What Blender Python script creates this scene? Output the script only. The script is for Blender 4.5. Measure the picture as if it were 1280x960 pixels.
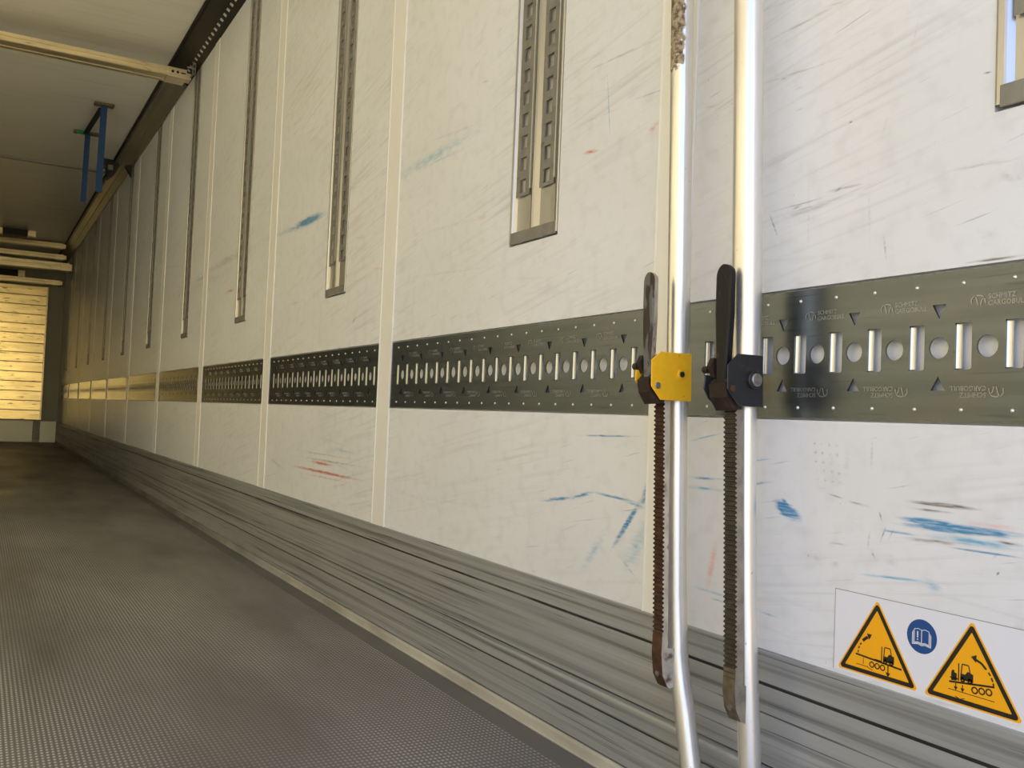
import bpy, bmesh, math, random
from mathutils import Vector, Matrix
for o in list(bpy.data.objects): bpy.data.objects.remove(o, do_unlink=True)
SC = bpy.context.scene
COL = SC.collection
PI = math.pi

# ------------------------------------------------------------------ camera
YAW, PITCH, ROLL, FPX = 0.523327, 0.0364316, 0.0408644, 1156.33
CAM_Z = 0.617
cy_, sy_ = math.cos(YAW), math.sin(YAW)
fw = Vector((sy_*math.cos(PITCH), cy_*math.cos(PITCH), math.sin(PITCH)))
rt = Vector((cy_, -sy_, 0)); up = rt.cross(fw)
r2 = rt*math.cos(ROLL) + up*math.sin(ROLL)
u2 = up*math.cos(ROLL) - rt*math.sin(ROLL)
cd = bpy.data.cameras.new('camera'); cam = bpy.data.objects.new('camera', cd); COL.objects.link(cam)
cd.sensor_width = 36; cd.lens = 36*FPX/1280; cd.clip_start = 0.02
M = Matrix((r2, u2, -fw)).transposed().to_4x4(); M.translation = (-1, 0, CAM_Z)
cam.matrix_world = M
SC.camera = cam

# ------------------------------------------------------------------ light and exposure
SC.view_settings.view_transform = 'Standard'
SC.view_settings.look = 'None'
SC.view_settings.gamma = 1
SC.view_settings.use_curve_mapping = False
SC.view_settings.exposure = 0.0
SC.cycles.use_denoising = True
SC.cycles.max_bounces = 14
SC.cycles.diffuse_bounces = 9
SC.cycles.glossy_bounces = 6
SC.cycles.sample_clamp_indirect = 6
SKY = 1.75
wd = bpy.data.worlds.new('daylight'); SC.world = wd; wd.use_nodes = True
nt = wd.node_tree; nt.nodes.clear()
tc = nt.nodes.new('ShaderNodeTexCoord'); sx = nt.nodes.new('ShaderNodeSeparateXYZ')
mp = nt.nodes.new('ShaderNodeMapRange'); mp.inputs[1].default_value = -1; mp.inputs[2].default_value = 1
bg = nt.nodes.new('ShaderNodeBackground'); ow = nt.nodes.new('ShaderNodeOutputWorld')
nt.links.new(tc.outputs['Generated'], sx.inputs[0]); nt.links.new(sx.outputs[2], mp.inputs[0])
def sky_ramp(stops):
    rp = nt.nodes.new('ShaderNodeValToRGB'); nt.links.new(mp.outputs[0], rp.inputs[0]); cr = rp.color_ramp
    while len(cr.elements) < len(stops): cr.elements.new(.5)
    for el, (p_, c_) in zip(cr.elements, stops): el.position = p_; el.color = (*c_, 1)
    return rp
# the sky and yard: cool on the shaded side, warm towards the low sun on the +X side
cool = sky_ramp([(0.0, (.78,.88,1.08)), (.38, (.95,1.0,1.10)), (.49, (1.05,1.02,1.0)), (.54, (.98,1.02,1.10)), (.62, (.66,.95,1.70)), (1.0, (.28,.66,2.2))])
warm = sky_ramp([(0.0, (.80,.72,.58)), (.36, (1.2,.96,.58)), (.49, (1.5,1.14,.52)), (.58, (1.6,1.26,.64)), (.72, (1.1,1.05,.95)), (1.0, (.34,.68,2.0))])
wf = nt.nodes.new('ShaderNodeMapRange'); wf.interpolation_type = 'SMOOTHSTEP'; wf.inputs[1].default_value = -.30; wf.inputs[2].default_value = -.02
nt.links.new(sx.outputs[0], wf.inputs[0])
wm = nt.nodes.new('ShaderNodeMix'); wm.data_type = 'RGBA'
nt.links.new(wf.outputs[0], wm.inputs[0]); nt.links.new(cool.outputs[0], wm.inputs[6]); nt.links.new(warm.outputs[0], wm.inputs[7])
nt.links.new(wm.outputs[2], bg.inputs[0]); nt.links.new(bg.outputs[0], ow.inputs[0])
bg.inputs[1].default_value = SKY

LEN, WID, HGT, REAR = 14.6, 2.46, 2.62, -0.75
# the open rear doorway, as a portal that guides the sky light in
pl = bpy.data.lights.new('doorway_portal', 'AREA'); pl.shape = 'RECTANGLE'; pl.size = WID; pl.size_y = HGT
po = bpy.data.objects.new('doorway_portal', pl); COL.objects.link(po)
po.location = (-WID/2, REAR, HGT/2); po.rotation_euler = (math.radians(90), 0, 0)   # -Z of the lamp looks along +Y
pl.cycles.is_portal = True

# low warm sun from behind, slanting onto the unseen left wall
sl = bpy.data.lights.new('evening_sun', 'SUN'); so = bpy.data.objects.new('evening_sun', sl); COL.objects.link(so)
sl.energy = 13; sl.color = (1, .83, .46); sl.angle = math.radians(7)
SAZ, SEL = math.radians(20.5), math.radians(5)
sd = Vector((-math.sin(SAZ)*math.cos(SEL), math.cos(SAZ)*math.cos(SEL), -math.sin(SEL)))
so.rotation_euler = sd.to_track_quat('-Z', 'Y').to_euler(); so.location = (3, -8, 2)

# ------------------------------------------------------------------ helpers
def lin(h):
    return tuple(((c/255)/12.92 if c/255 <= .04045 else ((c/255+.055)/1.055)**2.4) for c in h)

def mat(name, color, rough=.5, metal=0., spec=.5, noise=None, bump=None, dirt=None, aniso=0):
    """noise=(scale xyz, strength) value variation; bump=(scale xyz, strength, distance); dirt=(color, scale xyz, lo, hi, amount)"""
    m = bpy.data.materials.new(name); m.use_nodes = True
    n = m.node_tree; b = n.nodes['Principled BSDF']
    b.inputs['Base Color'].default_value = (*color, 1); b.inputs['Roughness'].default_value = rough
    b.inputs['Metallic'].default_value = metal; b.inputs['Specular IOR Level'].default_value = spec
    t = n.nodes.new('ShaderNodeTexCoord')
    def tex(scale, detail=4, nscale=1.0):
        mp = n.nodes.new('ShaderNodeMapping'); mp.inputs['Scale'].default_value = scale
        n.links.new(t.outputs['Object'], mp.inputs[0])
        x = n.nodes.new('ShaderNodeTexNoise'); x.inputs['Scale'].default_value = nscale; x.inputs['Detail'].default_value = detail
        n.links.new(mp.outputs[0], x.inputs['Vector']); return x
    src = None
    if noise:
        x = tex(noise[0]); r = n.nodes.new('ShaderNodeMapRange')
        r.inputs[1].default_value = .3; r.inputs[2].default_value = .7
        r.inputs[3].default_value = 1-noise[1]; r.inputs[4].default_value = 1+noise[1]*.5
        n.links.new(x.outputs[0], r.inputs[0])
        mx = n.nodes.new('ShaderNodeVectorMath'); mx.operation = 'SCALE'
        mx.inputs[0].default_value = color; n.links.new(r.outputs[0], mx.inputs['Scale'])
        src = mx.outputs[0]; n.links.new(src, b.inputs['Base Color'])
    for d in (dirt or []):
        x = tex(d[1], 6); r = n.nodes.new('ShaderNodeMapRange')
        r.inputs[1].default_value = d[2]; r.inputs[2].default_value = d[3]; r.inputs[4].default_value = d[4]
        n.links.new(x.outputs[0], r.inputs[0])
        mx = n.nodes.new('ShaderNodeMix'); mx.data_type = 'RGBA'
        n.links.new(r.outputs[0], mx.inputs[0])
        if src: n.links.new(src, mx.inputs[6])
        else: mx.inputs[6].default_value = (*color, 1)
        mx.inputs[7].default_value = (*d[0], 1); src = mx.outputs[2]; n.links.new(src, b.inputs['Base Color'])
        if metal > .3 and len(d) > 5:
            mm = n.nodes.new('ShaderNodeMapRange'); mm.inputs[3].default_value = metal; mm.inputs[4].default_value = d[5]
            n.links.new(r.outputs[0], mm.inputs[0]); n.links.new(mm.outputs[0], b.inputs['Metallic'])
    if bump:
        x = tex(bump[0]); bp = n.nodes.new('ShaderNodeBump'); bp.inputs['Strength'].default_value = bump[1]
        bp.inputs['Distance'].default_value = bump[2]; n.links.new(x.outputs[0], bp.inputs['Height'])
        n.links.new(bp.outputs[0], b.inputs['Normal'])
    return m

def tag(o, label=None, cat=None, group=None, kind=None):
    if label: o['label'] = label
    if cat: o['category'] = cat
    if group: o['group'] = group
    if kind: o['kind'] = kind
    return o

def build(name, bm, m, parent=None, smooth=False, loc=None, recalc=True):
    if recalc: bmesh.ops.recalc_face_normals(bm, faces=bm.faces)
    me = bpy.data.meshes.new(name); bm.to_mesh(me); bm.free()
    for k in (m if isinstance(m, (list, tuple)) else [m]): me.materials.append(k)
    if smooth:
        for p in me.polygons: p.use_smooth = True
    o = bpy.data.objects.new(name, me); COL.objects.link(o)
    if parent: o.parent = parent
    if loc: o.location = loc
    return o

def empty(name, loc=(0,0,0), rot=(0,0,0)):
    o = bpy.data.objects.new(name, None); COL.objects.link(o); o.location = loc; o.rotation_euler = rot
    o.empty_display_size = .05
    return o

def box(bm, x0, x1, y0, y1, z0, z1, bev=0, mi=0):
    n0 = len(bm.faces)
    vs = [bm.verts.new((x, y, z)) for z in (z0, z1) for y in (y0, y1) for x in (x0, x1)]
    fs = [bm.faces.new([vs[i] for i in f]) for f in ((0,2,3,1),(4,5,7,6),(0,1,5,4),(2,6,7,3),(0,4,6,2),(1,3,7,5))]
    for f in fs: f.material_index = mi
    if bev:
        es = list({e for f in fs for e in f.edges})
        bmesh.ops.bevel(bm, geom=es, offset=bev, segments=2, affect='EDGES', profile=.5)

def prism(bm, pts, fn, d0, d1, mi=0):
    """closed polygon pts (a, b) swept from d0 to d1; fn(a, b, d) -> xyz"""
    A = [bm.verts.new(fn(a, b, d0)) for a, b in pts]; B = [bm.verts.new(fn(a, b, d1)) for a, b in pts]
    fs = [bm.faces.new(A), bm.faces.new(B[::-1])]
    k = len(pts)
    for i in range(k): fs.append(bm.faces.new([A[i], B[i], B[(i+1) % k], A[(i+1) % k]]))
    for f in fs: f.material_index = mi
    return fs

def sheet(bm, pts, fn, ds, mi=0):
    """open polyline pts (a, b) swept through the values ds"""
    rows = [[bm.verts.new(fn(a, b, d)) for a, b in pts] for d in ds]
    for R0, R1 in zip(rows, rows[1:]):
        for i in range(len(pts)-1):
            bm.faces.new([R0[i], R0[i+1], R1[i+1], R1[i]]).material_index = mi

def tube(bm, path, rads, seg=20, caps=True):
    path = [Vector(p) for p in path]; rings = []
    for i, p in enumerate(path):
        t = (path[min(i+1, len(path)-1)] - path[max(i-1, 0)]).normalized()
        a = t.cross(Vector((1, 0, 0)) if abs(t.x) < .9 else Vector((0, 0, 1))).normalized(); b = t.cross(a)
        r = rads[i] if isinstance(rads, (list, tuple)) else rads
        rings.append([bm.verts.new(p + (a*math.cos(2*PI*k/seg) + b*math.sin(2*PI*k/seg))*r) for k in range(seg)])
    for R0, R1 in zip(rings, rings[1:]):
        for k in range(seg): bm.faces.new([R0[k], R0[(k+1) % seg], R1[(k+1) % seg], R1[k]])
    if caps:      # caps on their own vertices, so that smooth shading stays along the tube
        bm.faces.new([bm.verts.new(v.co) for v in rings[0][::-1]]); bm.faces.new([bm.verts.new(v.co) for v in rings[-1]])

def disc(bm, c, ax, r, h, seg=20, bev=0, r2=None):
    c = Vector(c); ax = Vector(ax).normalized()
    tube(bm, [c, c+ax*(h-bev), c+ax*h] if bev else [c, c+ax*h], [r, r, r-bev] if bev else [r, r2 or r], seg)

def flat(bm, pts, fn, mi=0):
    f = bm.faces.new([bm.verts.new(fn(a, b)) for a, b in pts]); f.material_index = mi

def ringcell(bm, u0, u1, v0, v1, hole, fn, depth, mi=0):
    """rectangle with a hole (polygon around the hole's own centre), walls of the hole going down to depth"""
    cu = sum(p[0] for p in hole)/len(hole); cv = sum(p[1] for p in hole)/len(hole)
    def rayhit(poly, th):
        d = (math.cos(th), math.sin(th)); best = 1e9
        for (ax, ay), (bx, by) in zip(poly, poly[1:]+poly[:1]):
            ex, ey = bx-ax, by-ay; den = d[0]*ey - d[1]*ex
            if abs(den) < 1e-14: continue
            px, py = ax-cu, ay-cv
            t = (px*ey - py*ex)/den; s = (px*d[1] - py*d[0])/den
            if t > 0 and -1e-6 <= s <= 1+1e-6: best = min(best, t)
        return (cu+d[0]*best, cv+d[1]*best)
    rect = [(u0,v0),(u1,v0),(u1,v1),(u0,v1)]
    ang = sorted({round(math.atan2(y-cv, x-cu), 6) for x, y in hole+rect})
    inn = [rayhit(hole, a) for a in ang]; out = [rayhit(rect, a) for a in ang]
    I = [bm.verts.new(fn(a, b, 0)) for a, b in inn]; O = [bm.verts.new(fn(a, b, 0)) for a, b in out]
    D = [bm.verts.new(fn(a, b, depth)) for a, b in inn]; k = len(ang)
    for i in range(k):
        j = (i+1) % k
        bm.faces.new([O[i], O[j], I[j], I[i]]).material_index = mi
        bm.faces.new([I[i], I[j], D[j], D[i]]).material_index = mi

def rect(bm, u0, u1, v0, v1, fn, mi=0):
    bm.faces.new([bm.verts.new(fn(a, b, 0)) for a, b in ((u0,v0),(u1,v0),(u1,v1),(u0,v1))]).material_index = mi

def copy_tree(o, parent=None):
    c = o.copy(); COL.objects.link(c); c.parent = parent if parent else o.parent
    for ch in o.children: copy_tree(ch, c)
    return c

# ------------------------------------------------------------------ layout along the right wall (X = 0, trailer runs along +Y)
JOINTS = [1.210, 2.459, 3.706, 4.972, 6.283, 7.66, 8.98, 10.30, 11.62, 12.94, 14.26]      # panel joints
PILLARS = [0.545, 1.672, 2.920, 4.187, 5.475, 6.750, 8.060, 9.390, 10.75, 12.10, 13.45]   # slotted double uprights
edges_ = [-.10] + JOINTS
RAILS = []
for a, b in zip(edges_, edges_[1:]):
    w0 = .046 if a > 0 else 0
    RAILS.append((a+w0, b-.049))
RZ0, RZ1 = .632, .814
PZ0, PTOP = .995, 2.535
STROKES = [
(0.94, 0.502, 0.033, 0.0132, -2.767, 'b', 1.0),
(0.937, 0.497, 0.023, 0.0063, -3.094, 'b', 1.0),
(0.942, 0.51, 0.016, 0.0056, -2.478, 'b', 0.8),
(0.676, 0.508, 0.096, 0.0071, 3.113, 'b', 0.95),
(0.718, 0.512, 0.048, 0.0056, 3.13, 'b', 1.0),
(0.658, 0.496, 0.076, 0.0063, 3.142, 'l', 0.6),
(0.642, 0.486, 0.058, 0.0019, 3.132, 'b', 0.7),
(0.632, 0.517, 0.047, 0.0038, 3.142, 'p', 0.5),
(0.758, 0.494, 0.035, 0.0025, 3.142, 'b', 0.5),
(0.762, 0.437, 0.077, 0.0028, 3.07, 'l', 0.5),
(0.709, 0.437, 0.018, 0.0083, -2.839, 'l', 0.45),
(1.243, 0.526, 0.064, 0.0113, -0.995, 'b', 0.75),
(1.31, 0.438, 0.078, 0.009, -0.875, 'b', 0.75),
(1.264, 0.485, 0.034, 0.0108, -0.831, 'b', 0.4),
(1.54, 0.46, 0.077, 0.0055, 2.998, 'b', 0.6),
(1.452, 0.476, 0.052, 0.0058, 2.886, 'b', 0.6),
(1.348, 0.482, 0.093, 0.0042, -3.1, 'b', 0.55),
(1.298, 0.476, 0.051, 0.0043, -3.023, 'l', 0.4),
(1.376, 0.591, 0.125, 0.0027, 3.115, 'b', 0.55),
(1.406, 0.378, 0.091, 0.0161, -0.867, 'l', 0.3),
(1.48, 0.337, 0.027, 0.0019, -0.373, 'k', 0.2),
(1.282, 0.402, 0.084, 0.0269, -1.005, 'l', 0.33),
(1.237, 0.436, 0.069, 0.019, -1.047, 'l', 0.28),
(1.229, 0.358, 0.023, 0.0033, 2.976, 'b', 0.6),
(1.23, 0.341, 0.027, 0.0053, -0.757, 'b', 0.5),
(1.11, 0.534, 0.058, 0.0032, 3.113, 'b', 0.5),
(1.11, 0.518, 0.058, 0.0044, 3.132, 'l', 0.5),
(1.114, 0.599, 0.051, 0.0022, 2.936, 'l', 0.5),
(0.992, 0.536, 0.029, 0.0033, 2.97, 'b', 0.5),
(0.994, 0.57, 0.029, 0.0019, 3.01, 'l', 0.4),
(1.092, 0.36, 0.053, 0.0037, -3.121, 'l', 0.45),
(1.075, 0.35, 0.034, 0.0019, -3.125, 'l', 0.4),
(0.97, 0.35, 0.026, 0.0032, -3.036, 'l', 0.4),
(1.412, 1.215, 0.088, 0.0025, -1.697, 'b', 0.4),
(1.282, 1.198, 0.065, 0.0022, -3.073, 'b', 0.4),
(1.38, 1.297, 0.162, 0.0037, -3.098, 'k', 0.3),
(1.426, 1.198, 0.12, 0.0019, -3.119, 'k', 0.25),
(2.204, 1.292, 0.361, 0.0222, 3.111, 'l', 0.35),
(2.117, 1.273, 0.204, 0.0086, -3.136, 'b', 0.2),
(3.25, 1.296, 0.221, 0.022, -3.114, 'b', 0.8),
(3.393, 1.294, 0.305, 0.0161, -3.08, 'b', 0.4),
(3.551, 1.3, 0.328, 0.0128, -3.091, 'b', 0.25),
(4.561, 1.307, 0.982, 0.0271, -3.135, 'k', 0.22),
(4.502, 1.322, 0.27, 0.0189, -3.131, 'b', 0.25),
(5.088, 1.29, 0.224, 0.0141, -3.117, 'b', 0.35),
(2.714, 1.155, 0.077, 0.0083, -3.098, 'b', 0.2),
(5.012, 1.26, 1.488, 0.039, -3.138, 'k', 0.12),
(3.354, 1.008, 0.108, 0.0116, 3.121, 'b', 0.2),
(1.465, 1.136, 0.033, 0.0066, -3.057, 'r', 0.5),
(1.275, 1.134, 0.029, 0.0098, 2.832, 'r', 0.35),
(1.91, 1.082, 0.029, 0.0092, -3.122, 'r', 0.2),
(1.125, 1.132, 0.021, 0.0054, -3.063, 'r', 0.25),
(4.409, 1.157, 0.14, 0.0132, -3.118, 'r', 0.4),
(2.524, 1.036, 0.157, 0.0045, -2.997, 'r', 0.2),
(2.754, 1.211, 0.04, 0.056, 2.759, 'p', 0.25),
(2.948, 0.412, 0.423, 0.0069, 3.14, 'r', 0.75),
(2.975, 0.44, 0.158, 0.0088, 3.142, 'r', 0.6),
(2.907, 0.451, 0.387, 0.0052, 3.136, 'k', 0.4),
(2.922, 0.396, 0.34, 0.0041, 3.132, 'r', 0.35),
(2.976, 0.47, 0.424, 0.0046, 3.138, 'k', 0.3),
(3.493, 0.405, 0.186, 0.0066, -2.981, 'b', 0.3),
(2.771, 0.492, 0.161, 0.0093, -3.124, 'l', 0.3),
(1.09, 0.403, 0.051, 0.0104, 1.779, 'p', 0.6),
(0.698, 0.534, 0.06, 0.0038, 3.142, 'n', 0.75),
(0.715, 0.526, 0.038, 0.0025, 3.142, 'n', 0.6),
(0.704, 0.49, 0.057, 0.0038, 3.103, 'n', 0.5),
(0.614, 0.5, 0.023, 0.0031, -3.117, 'k', 0.5),
(0.855, 0.53, 0.022, 0.0021, -2.968, 'n', 0.5),
(0.822, 0.524, 0.028, 0.0026, -3.024, 'n', 0.4),
(0.784, 0.511, 0.011, 0.0019, -1.942, 'k', 0.4),
(0.794, 0.462, 0.009, 0.0023, -2.142, 'k', 0.4),
(0.78, 0.488, 0.017, 0.002, -1.208, 'k', 0.4),
(0.801, 0.479, 0.018, 0.0025, -1.446, 'k', 0.3),
(0.768, 0.49, 0.012, 0.002, -1.128, 'k', 0.3),
(0.849, 0.467, 0.02, 0.0025, 3.142, 'k', 0.35),
(0.886, 0.443, 0.017, 0.0138, -2.737, 'k', 0.15),
(0.914, 0.927, 0.107, 0.0062, 3.028, 'k', 0.22),
(0.93, 0.938, 0.089, 0.0021, 3.111, 'k', 0.3),
(0.927, 0.93, 0.056, 0.0019, 3.073, 'n', 0.3),
(0.946, 1.132, 0.099, 0.0027, -3.092, 'k', 0.3),
(0.936, 1.202, 0.086, 0.0035, 3.084, 'k', 0.3),
(0.654, 0.934, 0.057, 0.0036, -3.103, 'k', 0.25),
(0.641, 0.821, 0.045, 0.0025, 3.142, 'n', 0.55),
(0.853, 0.946, 0.04, 0.0031, -3.128, 'k', 0.35),
(0.983, 0.916, 0.03, 0.0025, -2.026, 'k', 0.4),
(0.788, 0.855, 0.023, 0.0025, -1.713, 'k', 0.3),
(0.917, 0.921, 0.078, 0.0031, -1.592, 'k', 0.15),
(0.626, 0.913, 0.023, 0.0071, -2.356, 'k', 0.15),
(0.646, 0.851, 0.022, 0.0086, -2.644, 'k', 0.12),
(0.94, 1.108, 0.032, 0.0093, -2.464, 'k', 0.15),
(2.077, 1.326, 0.199, 0.0053, -3.061, 'k', 0.2),
(1.92, 1.408, 0.027, 0.004, -3.04, 'b', 0.3),
(2.079, 1.09, 0.346, 0.0064, -3.108, 'k', 0.14),
(2.096, 0.974, 0.376, 0.0049, -3.085, 'k', 0.14),
(1.435, 0.431, 0.131, 0.0019, 2.964, 'k', 0.2),
(1.302, 0.364, 0.047, 0.0029, -2.583, 'k', 0.25),
(1.489, 0.41, 0.071, 0.0019, 2.803, 'k', 0.2),
(2.039, 0.408, 0.361, 0.0099, 3.117, 'l', 0.15),
(2.253, 0.403, 0.261, 0.0058, -3.057, 'k', 0.12),
(2.731, 0.9, 0.021, 0.006, 2.539, 'k', 0.5),
(0.894, 0.599, 0.004, 0.0032, -3.0, 'k', 0.26),
(0.892, 0.587, 0.004, 0.0038, 3.142, 'k', 0.26),
(0.891, 0.574, 0.004, 0.0032, -3.0, 'k', 0.26),
(0.889, 0.562, 0.004, 0.0038, 3.142, 'k', 0.26),
(0.887, 0.55, 0.004, 0.0032, -3.0, 'k', 0.26),
(0.882, 0.598, 0.004, 0.0032, -3.0, 'k', 0.26),
(0.88, 0.586, 0.004, 0.0032, -3.0, 'k', 0.26),
(0.878, 0.574, 0.004, 0.0038, 3.142, 'k', 0.26),
(0.876, 0.562, 0.004, 0.0032, -3.0, 'k', 0.26),
(0.874, 0.55, 0.003, 0.0033, -2.976, 'k', 0.26),
(0.869, 0.598, 0.003, 0.0038, 3.142, 'k', 0.26),
(0.867, 0.585, 0.004, 0.0032, -3.0, 'k', 0.26),
(0.865, 0.573, 0.004, 0.0032, -3.0, 'k', 0.26),
(0.863, 0.562, 0.004, 0.0032, -3.0, 'k', 0.26),
(0.861, 0.549, 0.004, 0.0038, 3.142, 'k', 0.26),
(0.856, 0.597, 0.004, 0.0032, -3.0, 'k', 0.26),
(0.855, 0.585, 0.003, 0.0038, 3.142, 'k', 0.26),
(0.853, 0.573, 0.004, 0.0038, 3.142, 'k', 0.26),
(0.851, 0.561, 0.004, 0.0038, 3.142, 'k', 0.26),
(0.849, 0.548, 0.004, 0.0032, -3.0, 'k', 0.26),
(0.8, 0.589, 0.025, 0.0031, -1.549, 'k', 0.22),
(0.839, 0.574, 0.023, 0.0081, -1.499, 'k', 0.14),
(0.854, 0.439, 0.008, 0.0105, -2.214, 'k', 0.2),
(0.768, 0.458, 0.015, 0.0106, -2.356, 'k', 0.16),
(0.9, 0.443, 0.008, 0.0034, -1.166, 'k', 0.25),
(0.836, 0.406, 0.009, 0.0037, -0.876, 'k', 0.2),
(0.627, 0.465, 0.004, 0.0019, 2.159, 'k', 0.5),
(0.631, 0.483, 0.009, 0.0019, 2.313, 'k', 0.3),
(0.94, 0.934, 0.016, 0.0035, 2.905, 'k', 0.35),
(0.865, 0.946, 0.012, 0.0035, 2.908, 'k', 0.45),
(0.823, 0.932, 0.014, 0.0057, 3.103, 'k', 0.2),
(0.814, 0.906, 0.077, 0.0025, -1.628, 'k', 0.14),
(0.937, 1.076, 0.014, 0.0032, 3.027, 'k', 0.3),
(0.848, 1.034, 0.004, 0.0019, 3.0, 'k', 0.5),
(0.653, 1.042, 0.007, 0.0019, -3.058, 'k', 0.5),
(0.971, 1.131, 0.009, 0.0038, 3.142, 'n', 0.3),
(0.626, 0.915, 0.004, 0.0053, 2.863, 'k', 0.2),
(0.613, 0.911, 0.004, 0.0062, 2.554, 'k', 0.2),
(0.653, 0.849, 0.006, 0.0051, 2.601, 'k', 0.15),
(0.639, 0.856, 0.005, 0.0039, 2.897, 'k', 0.2),
(0.879, 1.208, 0.023, 0.0024, -3.047, 'k', 0.3),
(0.751, 1.122, 0.019, 0.0019, 1.809, 'k', 0.2),
(0.794, 1.012, 0.022, 0.002, 1.846, 'k', 0.15)
]
# ------------------------------------------------------------------ materials
WHITE = (.785, .80, .83)
SCOL = dict(b=(.004,.225,.47), l=(.14,.43,.62), r=(.55,.10,.05), k=(.13,.14,.14), n=(.17,.13,.10), p=(.80,.50,.48))
def wall_paint(name, strokes, base=WHITE, scuff=1.0):
    m = bpy.data.materials.new(name); m.use_nodes = True
    n = m.node_tree; b = n.nodes['Principled BSDF']; L = n.links.new
    b.inputs['Roughness'].default_value = .38; b.inputs['Specular IOR Level'].default_value = .5
    t = n.nodes.new('ShaderNodeTexCoord')
    def noise(scale, rot=0, detail=5, off=(0,0,0)):
        mp = n.nodes.new('ShaderNodeMapping'); mp.vector_type = 'POINT'
        r0 = n.nodes.new('ShaderNodeVectorRotate'); r0.rotation_type = 'X_AXIS'; r0.inputs['Angle'].default_value = rot
        L(t.outputs['Object'], r0.inputs['Vector']); L(r0.outputs[0], mp.inputs[0])
        mp.inputs['Scale'].default_value = scale; mp.inputs['Location'].default_value = off
        x = n.nodes.new('ShaderNodeTexNoise'); x.inputs['Scale'].default_value = 1; x.inputs['Detail'].default_value = detail
        L(mp.outputs[0], x.inputs['Vector']); return x.outputs[0]
    def rng(s, a, b_, lo=0., hi=1.):
        r = n.nodes.new('ShaderNodeMapRange'); r.inputs[1].default_value = a; r.inputs[2].default_value = b_
        r.inputs[3].default_value = lo; r.inputs[4].default_value = hi; L(s, r.inputs[0]); return r.outputs[0]
    def math_(op, a, b_):
        q = n.nodes.new('ShaderNodeMath'); q.operation = op
        for k, v in enumerate((a, b_)):
            if isinstance(v, (int, float)): q.inputs[k].default_value = v
            else: L(v, q.inputs[k])
        return q.outputs[0]
    def mix(fac, a, col):
        x = n.nodes.new('ShaderNodeMix'); x.data_type = 'RGBA'; L(fac, x.inputs[0])
        if isinstance(a, tuple): x.inputs[6].default_value = (*a, 1)
        else: L(a, x.inputs[6])
        x.inputs[7].default_value = (*col, 1); return x.outputs[2]
    # broad grime, faint slanting rub marks, fine scratches
    c = mix(rng(noise((1, 2.2, 5)), .42, .75, 0, .20*scuff), base, (.56,.56,.53))
    c = mix(rng(noise((1, 26, 30), 0, 6, (4, 4, 4)), .50, .72, 0, .16*scuff), c, (.42,.42,.40))
    area = rng(noise((1, 1.3, 2.1), 0, 3, (3, 1, 7)), .42, .66)
    c = mix(math_('MULTIPLY', area, rng(noise((1, 3.0, 95), .17, 6), .52, .72, 0, .40*scuff)), c, (.36,.36,.34))
    c = mix(math_('MULTIPLY', area, rng(noise((1, 2.2, 60), -.09, 6, (5, 3, 2)), .60, .74, 0, .22*scuff)), c, (.30,.33,.36))
    c = mix(rng(noise((1, 9, 260), .2, 3, (2, 9, 4)), .67, .76, 0, .40*scuff), c, (.2,.2,.19))
    c = mix(rng(noise((1, 120, 70), 0, 2), .76, .80, 0, .4*scuff), c, (.15,.14,.12))
    if strokes:
        smear = rng(noise((1, 36, 170), 0, 5, (1, 1, 1)), .36, .60, .25, 1.0)
        fine = rng(noise((1, 30, 420), 0, 3, (8, 2, 5)), .34, .56, .55, 1.0)
        for key in SCOL:
            acc = None
            for (yy, zz, hl, hw, an, k, s) in strokes:
                if k != key: continue
                mp = n.nodes.new('ShaderNodeMapping'); mp.vector_type = 'TEXTURE'
                mp.inputs['Location'].default_value = (0, yy, zz); mp.inputs['Rotation'].default_value = (an, 0, 0)
                mp.inputs['Scale'].default_value = (1, hl, hw); L(t.outputs['Object'], mp.inputs[0])
                g = n.nodes.new('ShaderNodeTexGradient'); g.gradient_type = 'SPHERICAL'; L(mp.outputs[0], g.inputs[0])
                v = math_('MULTIPLY', g.outputs[1], s*2.0)
                acc = v if acc is None else math_('MAXIMUM', acc, v)
            if acc is not None:
                f = n.nodes.new('ShaderNodeMath'); f.operation = 'MULTIPLY'; f.use_clamp = True
                L(math_('SUBTRACT', math_('ADD', math_('MINIMUM', acc, 1.15), smear), .52), f.inputs[0]); L(math_('MINIMUM', acc, 1.0), f.inputs[1])
                c = mix(math_('MULTIPLY', math_('MULTIPLY', f.outputs[0], .95), fine), c, SCOL[key])
    L(c, b.inputs['Base Color'])
    bp = n.nodes.new('ShaderNodeBump'); bp.inputs['Strength'].default_value = .12; bp.inputs['Distance'].default_value = .002
    L(noise((60, 60, 60), 0, 3), bp.inputs['Height']); L(bp.outputs[0], b.inputs['Normal'])
    return m
ZONES = [REAR, 1.0, 1.21, 2.459, 3.706, LEN]
ZM = []
for a, b in zip(ZONES, ZONES[1:]):
    ZM.append(wall_paint('scuffed_white_panel', [s for s in STROKES if s[0]+s[2] > a and s[0]-s[2] < b]))
m_paint = wall_paint('white_panel', [])
m_ceil = wall_paint('white_ceiling', [], (.87,.845,.80), .6)
m_strip = mat('white_joint_strip', (.84,.83,.80), .35)
m_rail = mat('galvanised_rail', (.152,.170,.180), .26, .92, noise=((3, 3, 60), .18), dirt=[((.20,.165,.10), (1, 5, 9), .60, .80, .5, .8), ((.05,.05,.045), (1, 6, 160), .62, .72, .5, .6)])
m_emboss = mat('embossed_steel', (.34,.35,.33), .32, .8)
m_lip = mat('bright_slot_lip', (.86,.84,.72), .32, .75)
m_alu = mat('upright_aluminium', (.54,.525,.49), .36, .8, noise=((20, 20, 3), .12))
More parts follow.
